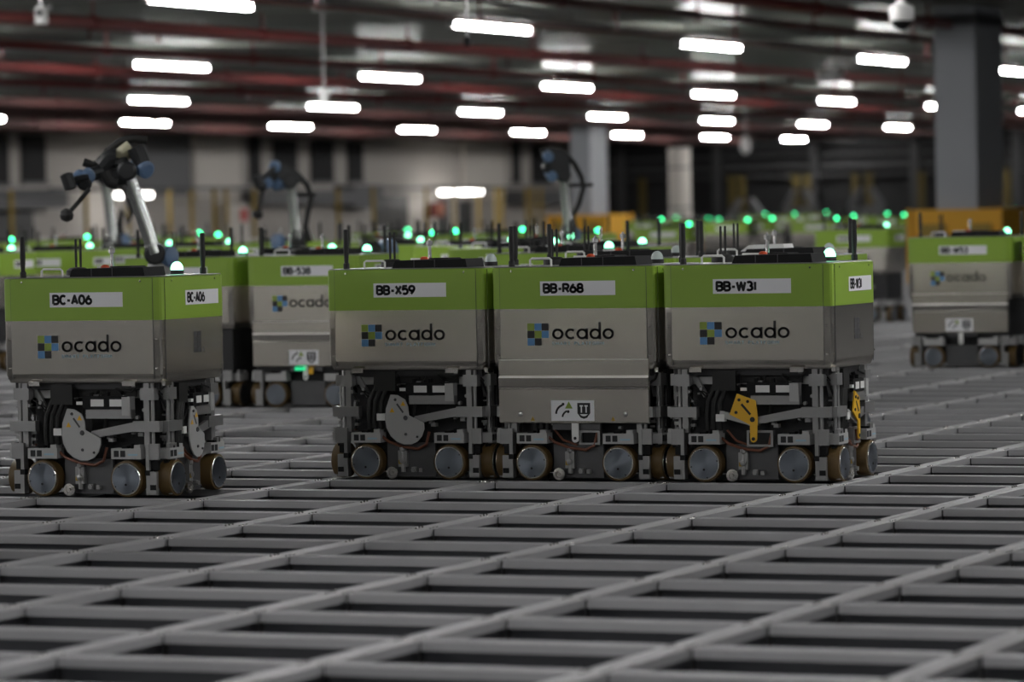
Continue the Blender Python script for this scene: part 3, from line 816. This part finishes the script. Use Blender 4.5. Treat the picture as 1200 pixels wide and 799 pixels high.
    ant(-HW+.083, HD-.085, .14, .005, 'thin_antenna')
    ant(-HW+.098, HD-.075, .14, .005, 'thin_antenna')
    b = MB(); b.lathe((-HW+.09, HD-.085, z0), (0, 0, 1), [(0, .045), (.02, .045), (.03, .03), (.032, .005)], 14); b.build('antenna_base', 'rubber', root)
    # signal dome
    dx, dy = HW-.148, -HD+.8*D
    b = MB(); b.lathe((dx, dy, z0), (0, 0, 1), [(0, .027), (.016, .027)], 18); b.build('dome_socket', 'rubber' if lit == 'off' else 'chassis', root)
    b = MB(); prof = [(0, .0245)]+[(.029*math.sin(math.radians(a))+.004, .0245*math.cos(math.radians(a))) for a in (15, 35, 55, 75, 89)]
    b.lathe((dx, dy, z0+.016), (0, 0, 1), prof, 18)
    b.build('signal_dome', {'off': 'dome_off', 'on': 'dome_on', 'hot': 'dome_hot'}[lit], root)
    return root

def put(root, i, j, label):
    root.location = ((i+.5)*PX+OX, (j+.5)*PY, .001)
    return tag(root, label, 'robot', 'grid robots')

NEAR = {}
put(make_robot('sector', 0, 'hot', 'BC-A06'), -4.19, 7.0, 'green and steel grid robot with plate BC-A06, alone at the left front')
put(make_robot('sector', 0, 'off', 'BB-X59'), -3, 9, 'leftmost robot of the front row of three, plate BB-X59, open chassis with grey disc')
put(make_robot('cover', 0, 'off', 'BB-R68'), -2, 9, 'middle robot of the front row of three, plate BB-R68, steel front cover')
put(make_robot('yellow', 0, 'hot', 'BB-W31'), -1, 9, 'rightmost robot of the front row of three, plate BB-W31, yellow lever')
put(make_robot('cover', 1, 'hot', 'BB-538'), -7.34, 19, 'robot with plate BB-538 behind the gap between the two front groups')
put(make_robot('cover', 1, 'hot', 'BB-W53'), -4.2, 28, 'robot with plate BB-W53 at the right, before the yellow column guard')
_o = [o for o in COL.objects if o.get('label', '').startswith('robot with plate BB-538')][0]
b = MB(); fbox(b, face('front'), -.06, .0, .002, .012, .205, .222); b.build('status_light', 'status_green', _o)
b = MB(); fbox(b, face('front'), .02, .05, .002, .008, .185, .22); b.build('valve_tag', 'yellow', _o)
mid = [make_robot(v, 1, 'hot') for v in ('sector', 'cover', 'yellow')]
MID = [(-8.42, 19.0, 'robot directly left of the one with plate BB-538, mostly hidden', 0),
       (-3.15, 28.0, 'robot cut off by the right edge beside the one with plate BB-W53', 0),
       (-14.40, 27.79, 'robot at the far left edge whose label shows behind the front left antenna', 0),
       (-14.25, 29.55, 'robot second from the left in the line behind the left front robot', 1),
       (-14.27, 31.89, 'robot behind the left arm base in the line at left', 2),
       (-14.10, 33.29, 'robot just right of the left arm base, farthest in the line at left', 0),
       (-8.28, 20.75, 'robot directly behind the one with plate BB-538', 2),
       (-10.70, 30.07, 'robot with lit dome just left of the silver post of plate BB-X59', 1),
       (-15.73, 40.29, 'robot with lit dome at the foot of the second robot arm', 1),
       (-14.59, 40.85, 'robot whose dome is the lower of two overlapping lights left of centre', 0),
       (-8.83, 27.35, 'robot with lit dome between the antennas of plates BB-X59 and BB-R68', 0),
       (-7.23, 23.66, 'robot with lit dome just left of the foot of the right robot arm', 1),
       (-9.56, 31.63, 'robot with lit dome just right of the foot of the right robot arm', 0),
       (-4.97, 17.85, 'robot behind plate BB-R68 whose lit dome is right of its silver post', 2),
       (-5.96, 22.08, 'robot with lit dome above the right end of plate BB-R68', 1),
       (-9.71, 45.86, 'steel-fronted robot behind the right end of plate BB-W31', 2)]
for k, (i, j, lab, v) in enumerate(MID):
    o = copy_tree(mid[v]) if any(q[3] == v for q in MID[:k]) else mid[v]
    put(o, i, j, lab)
put(make_robot('sector', 1, 'off'), -3.04, 13.0, 'robot close behind plate BB-R68, only its top with silver post showing')
put(make_robot('sector', 1, 'off', None, True), -2.03, 13.0, 'robot close behind plate BB-W31, its top with a white lid showing')
for i, j, q in ((-9.7, 11.6, 'farther'), (-3.8, 1.4, 'nearer')):
    put(copy_tree(mid[1]), i, j, q+' one of the two robots standing just outside the picture on the left')
farp = make_robot('far', 2, 'on')
FAR = [(-24.30, 50.21, 'at the far left edge, upper of two domes'), (-25.09, 55.10, 'above the left robot with label, upper of a pair'),
       (-21.51, 49.19, 'right beside the tube of the left robot arm'), (-26.97, 64.86, 'crossed by the right antenna of plate BC-A06'),
       (-22.65, 54.77, 'between plate BC-A06 and plate BB-538, the topmost'), (-22.16, 62.59, 'upper of two overlapping lights left of centre'),
       (-16.19, 46.51, 'straight above the silver post of plate BB-X59'), (-17.42, 51.12, 'right of the post of plate BB-X59'),
       (-16.98, 53.00, 'just right of centre beside two antennas'), (-13.41, 45.19, 'straight right of the right robot arm foot'),
       (-30.16, 105.53, 'above the right end of plate BB-R68, crossed by a thin antenna'), (-35.35, 124.87, 'topmost above plate BB-R68'),
       (-17.45, 63.65, 'beside the left front antenna of plate BB-W31'), (-29.66, 108.14, 'on the tip of a thick antenna left above plate BB-W31'),
       (-25.42, 93.99, 'on the tip of a thin antenna left above plate BB-W31'), (-22.01, 84.01, 'left above the silver posts of plate BB-W31'),
       (-41.52, 157.69, 'upper left of the pair over the posts of plate BB-W31'), (-23.75, 92.48, 'lower right of the pair over the posts of plate BB-W31'),
       (-37.20, 145.40, 'right above the silver posts of plate BB-W31'), (-42.71, 171.00, 'dimmest over the right end of plate BB-W31'),
       (-19.65, 82.24, 'just left of the right antenna of plate BB-W31'), (-24.50, 102.89, 'on the tip of the right antenna of plate BB-W31'),
       (-27.76, 119.60, 'dim and left of the yellow column guard'), (-23.68, 104.67, 'brightly touching the left of the yellow column guard'),
       (-35.48, 171.15, 'right of the yellow column guard at the right edge')]
for k, (i, j, lab) in enumerate(FAR):
    o = farp if k == 0 else copy_tree(farp)
    put(o, i, j, 'distant robot, dome '+lab)

# ================================================================= ROBOT ARMS
def make_arm(loc, label, P, k_=1.0):
    """P: dict of polylines in the arm's plane (u right, z up)"""
    t = empty('robot_arm', loc, YAW+.04); tag(t, label, 'robot arm', 'picking arms')
    class MB(globals()['MB']):
        def tube(s, pts, r, n=8, smooth=True):
            return super().tube(pts, [q*k_ for q in r] if isinstance(r, list) else r*k_, n, smooth)
        def lathe(s, c, axis, prof, n=20, smooth=True):
            return super().lathe(c, axis, [(h*k_, q*k_) for h, q in prof], n, smooth)
    v = lambda p, d=0.0: Vector((p[0], d*k_, p[1]))
    zb = P['shoulder'][1]
    b = MB(); b.box(-.2*k_, .2*k_, -.18*k_, .18*k_, 0, zb-.2*k_); b.build('pedestal', 'steel_dark', t)
    b = MB(); b.lathe((0, 0, zb-.2*k_), (0, 0, 1), [(0, .095), (.05, .095), (.055, .08), (.13, .08)], 18); b.build('base_flange', 'alu', t)
    b = MB(); b.lathe(v(P['shoulder'], .1), (0, -1, 0), [(0, .06), (.01, .075), (.2, .075), (.21, .06)], 18)
    b.lathe(v((0, zb-.09*k_)), (0, 0, 1), [(0, .075), (.1, .075)], 18); b.build('shoulder_joint', 'arm_joint', t)
    b = MB(); c = P.get('cap', P['shoulder']); b.lathe(v(c, -.02), P.get('cap_ax', (.8, -.6, 0)), [(0, .072), (.05, .072), (.06, .05), (.062, .002)], 18); b.build('joint_cap', 'arm_cap', t)
    if 'elbow' in P:
        s, e = v(P['shoulder'], -.06), v(P['elbow'], -.06)
        b = MB(); b.tube([s, s.lerp(e, .1), s.lerp(e, .12), s.lerp(e, .9), e], [.06, .06, .05, .047, .055], 14); b.build('upper_arm', 'arm_tube', t)
        b = MB(); b.lathe(v(P['elbow'], -.14), (0, 1, 0), [(0, .05), (.01, .068), (.26, .068), (.27, .05)], 18); b.build('elbow_joint', 'arm_joint', t)
        ec = P['elbow_cap']; b = MB(); b.lathe(v(ec, -.05), P.get('ecap_ax', (.5, -.8, -.2)), [(-.08, .06), (.04, .062), (.05, .045), (.052, .002)], 16); b.build('joint_cap', 'arm_cap', t)
        b = MB(); q = [v(p, .03-.05*k) for k, p in enumerate(P['fore'])]; b.tube(q, .05, 12); b.build('forearm', P.get('fore_mat', 'arm_joint'), t)
        for k, wpt in enumerate(P['wrist']):
            b = MB(); b.lathe(v(wpt, -.16), (0, 1, .15), [(0, .035), (.008, .05), (.12, .05), (.13, .035)], 14); b.build('wrist_joint', 'arm_cap' if k % 2 == 0 else 'arm_joint', t)
        if 'tool' in P:
            a = [v(p, -.2) for p in P['tool']]; b = MB(); b.tube(a, .016, 10); b.lathe(a[-1], (0, 0, 1), [(-.045, .01), (-.03, .04), (.0, .048), (.03, .04), (.045, .01)], 12); b.build('gripper_rod', 'rubber', t)
        if 'knob' in P:
            b = MB(); b.lathe(v(P['knob'], -.2), (-.3, 0, 1), [(-.06, .02), (-.05, .045), (.05, .045), (.06, .02)], 12); b.tube([v(P['knob'], -.2), v(P['wrist'][0], -.15)], .025, 8); b.build('tool_head', 'arm_joint', t)
        b = MB(); h = [v(p, .06) for p in P['hose']]; b.tube(h, P.get('hose_r', .026), 10); hs = b.build('hose', 'rubber', t)
        if 'bar' in P:
            b = MB(); b.tube([v(P['bar'][0], .05), v(P['bar'][1], .05)], .018, 8); b.build('hose_bracket', 'rubber', t)
        for pts, r, mt_, dd in P.get('links', []):
            b = MB(); b.tube([v(p, dd) for p in pts], r, 12); b.build('joint_housing', mt_, t)
        if 'extra' in P:
            b = MB(); b.prism(P['extra'], lambda a, d, c: (a, d, c), -.1, .08); b.build('elbow_shell', 'arm_joint', t)
    return t
# left arm, about 28 m away
def pl(u0, v0, ppm, hor):
    return lambda u, v: ((u-u0)/ppm, 1.054+(hor-v)/ppm)
g = pl(187, 305, 240.9, 256.5)
make_arm((-6.21*PX, 10.58*PX, 0), 'large robot arm at the left with hooded elbow and thin gripper rod',
    dict(shoulder=g(183, 297), cap=g(196, 301), elbow=g(153, 200), elbow_cap=g(172, 197), ecap_ax=(.6, -.7, -.35),
         fore=[g(150, 186), g(132, 196), g(112, 203)], wrist=[g(108, 206), g(104, 214), g(98, 208)], tool=[g(110, 220), g(96, 236), g(83, 250)], knob=g(86, 211),
         hose=[g(101, 188), g(112, 192), g(124, 188), g(130, 176), g(145, 165), g(160, 162), g(176, 164)], hose_r=.03,
         links=[([g(163, 172), g(168, 184), g(172, 198)], .062, 'arm_joint', -.04), ([g(138, 190), g(147, 180), g(158, 172)], .055, 'hood_cream', .03),
                ([g(124, 196), g(134, 186), g(140, 186)], .075, 'arm_joint', -.02), ([g(136, 207), g(146, 206), g(152, 198)], .07, 'arm_joint', -.05),
                ([g(128, 200), g(134, 212), g(142, 214)], .05, 'rubber', -.08)]), .71)
g = pl(132, 290, 135.5, 257.6)
make_arm((-16.84*PX, 28.86*PX, 0), 'thin upright robot arm standing behind the large left one',
    dict(shoulder=g(134, 284), cap=g(142, 284), elbow=g(126, 208), elbow_cap=g(124, 208), fore=[g(126, 208), g(118, 205), g(112, 206)], wrist=[g(112, 206), g(108, 206)],
         hose=[g(146, 288), g(140, 268), g(143, 245), g(150, 262), g(156, 248), g(146, 222), g(130, 206)], hose_r=.03))
g = pl(350, 285, 158.7, 253.2)
make_arm((-11.65*PX, 23.49*PX, 0), 'robot arm left of centre with white upright link and black hose arc',
    dict(shoulder=g(349, 279), cap=g(329, 283), cap_ax=(-.7, -.7, 0), elbow=g(343, 212), elbow_cap=g(329, 214), ecap_ax=(-.6, -.7, -.1),
         fore=[g(340, 205), g(334, 202), g(328, 200)], wrist=[g(325, 196), g(322, 206), g(316, 214), g(310, 217)], tool=[g(311, 222), g(307, 238), g(304, 250)], knob=g(306, 212),
         hose=[g(322, 189), g(338, 195), g(352, 205), g(362, 217), g(367, 230), g(362, 250), g(359, 266), g(364, 284)], bar=(g(350, 228), g(372, 228)),
         extra=[g(322, 190), g(338, 194), g(352, 204), g(356, 214), g(344, 216), g(330, 210)]), .85)
g = pl(668, 280, 158.7, 246.8)
make_arm((-9.1*PX, 24.61*PX, 0), 'robot arm right of centre in front of the far grey column',
    dict(shoulder=g(667, 272), cap=g(672, 276), elbow=g(662, 205), elbow_cap=g(648, 200), ecap_ax=(-.6, -.7, -.1),
         fore=[g(662, 192), g(654, 188), g(648, 186)], wrist=[g(644, 184), g(643, 197), g(648, 207)],
         hose=[g(636, 176), g(650, 174), g(664, 178), g(676, 192), g(684, 208), g(686, 220), g(680, 240), g(672, 254), g(678, 282)], bar=(g(668, 217), g(697, 217)),
         extra=[g(638, 178), g(654, 176), g(668, 184), g(670, 200), g(656, 208), g(644, 206)]), .8)
g = pl(450, 300, 203.3, 251)
make_arm((-6.97*PX, 15.71*PX, 0), 'folded robot arm base with blue cap low behind plate BB-X59',
    dict(shoulder=g(434, 297), cap=g(450, 294), cap_ax=(.75, -.65, 0)))
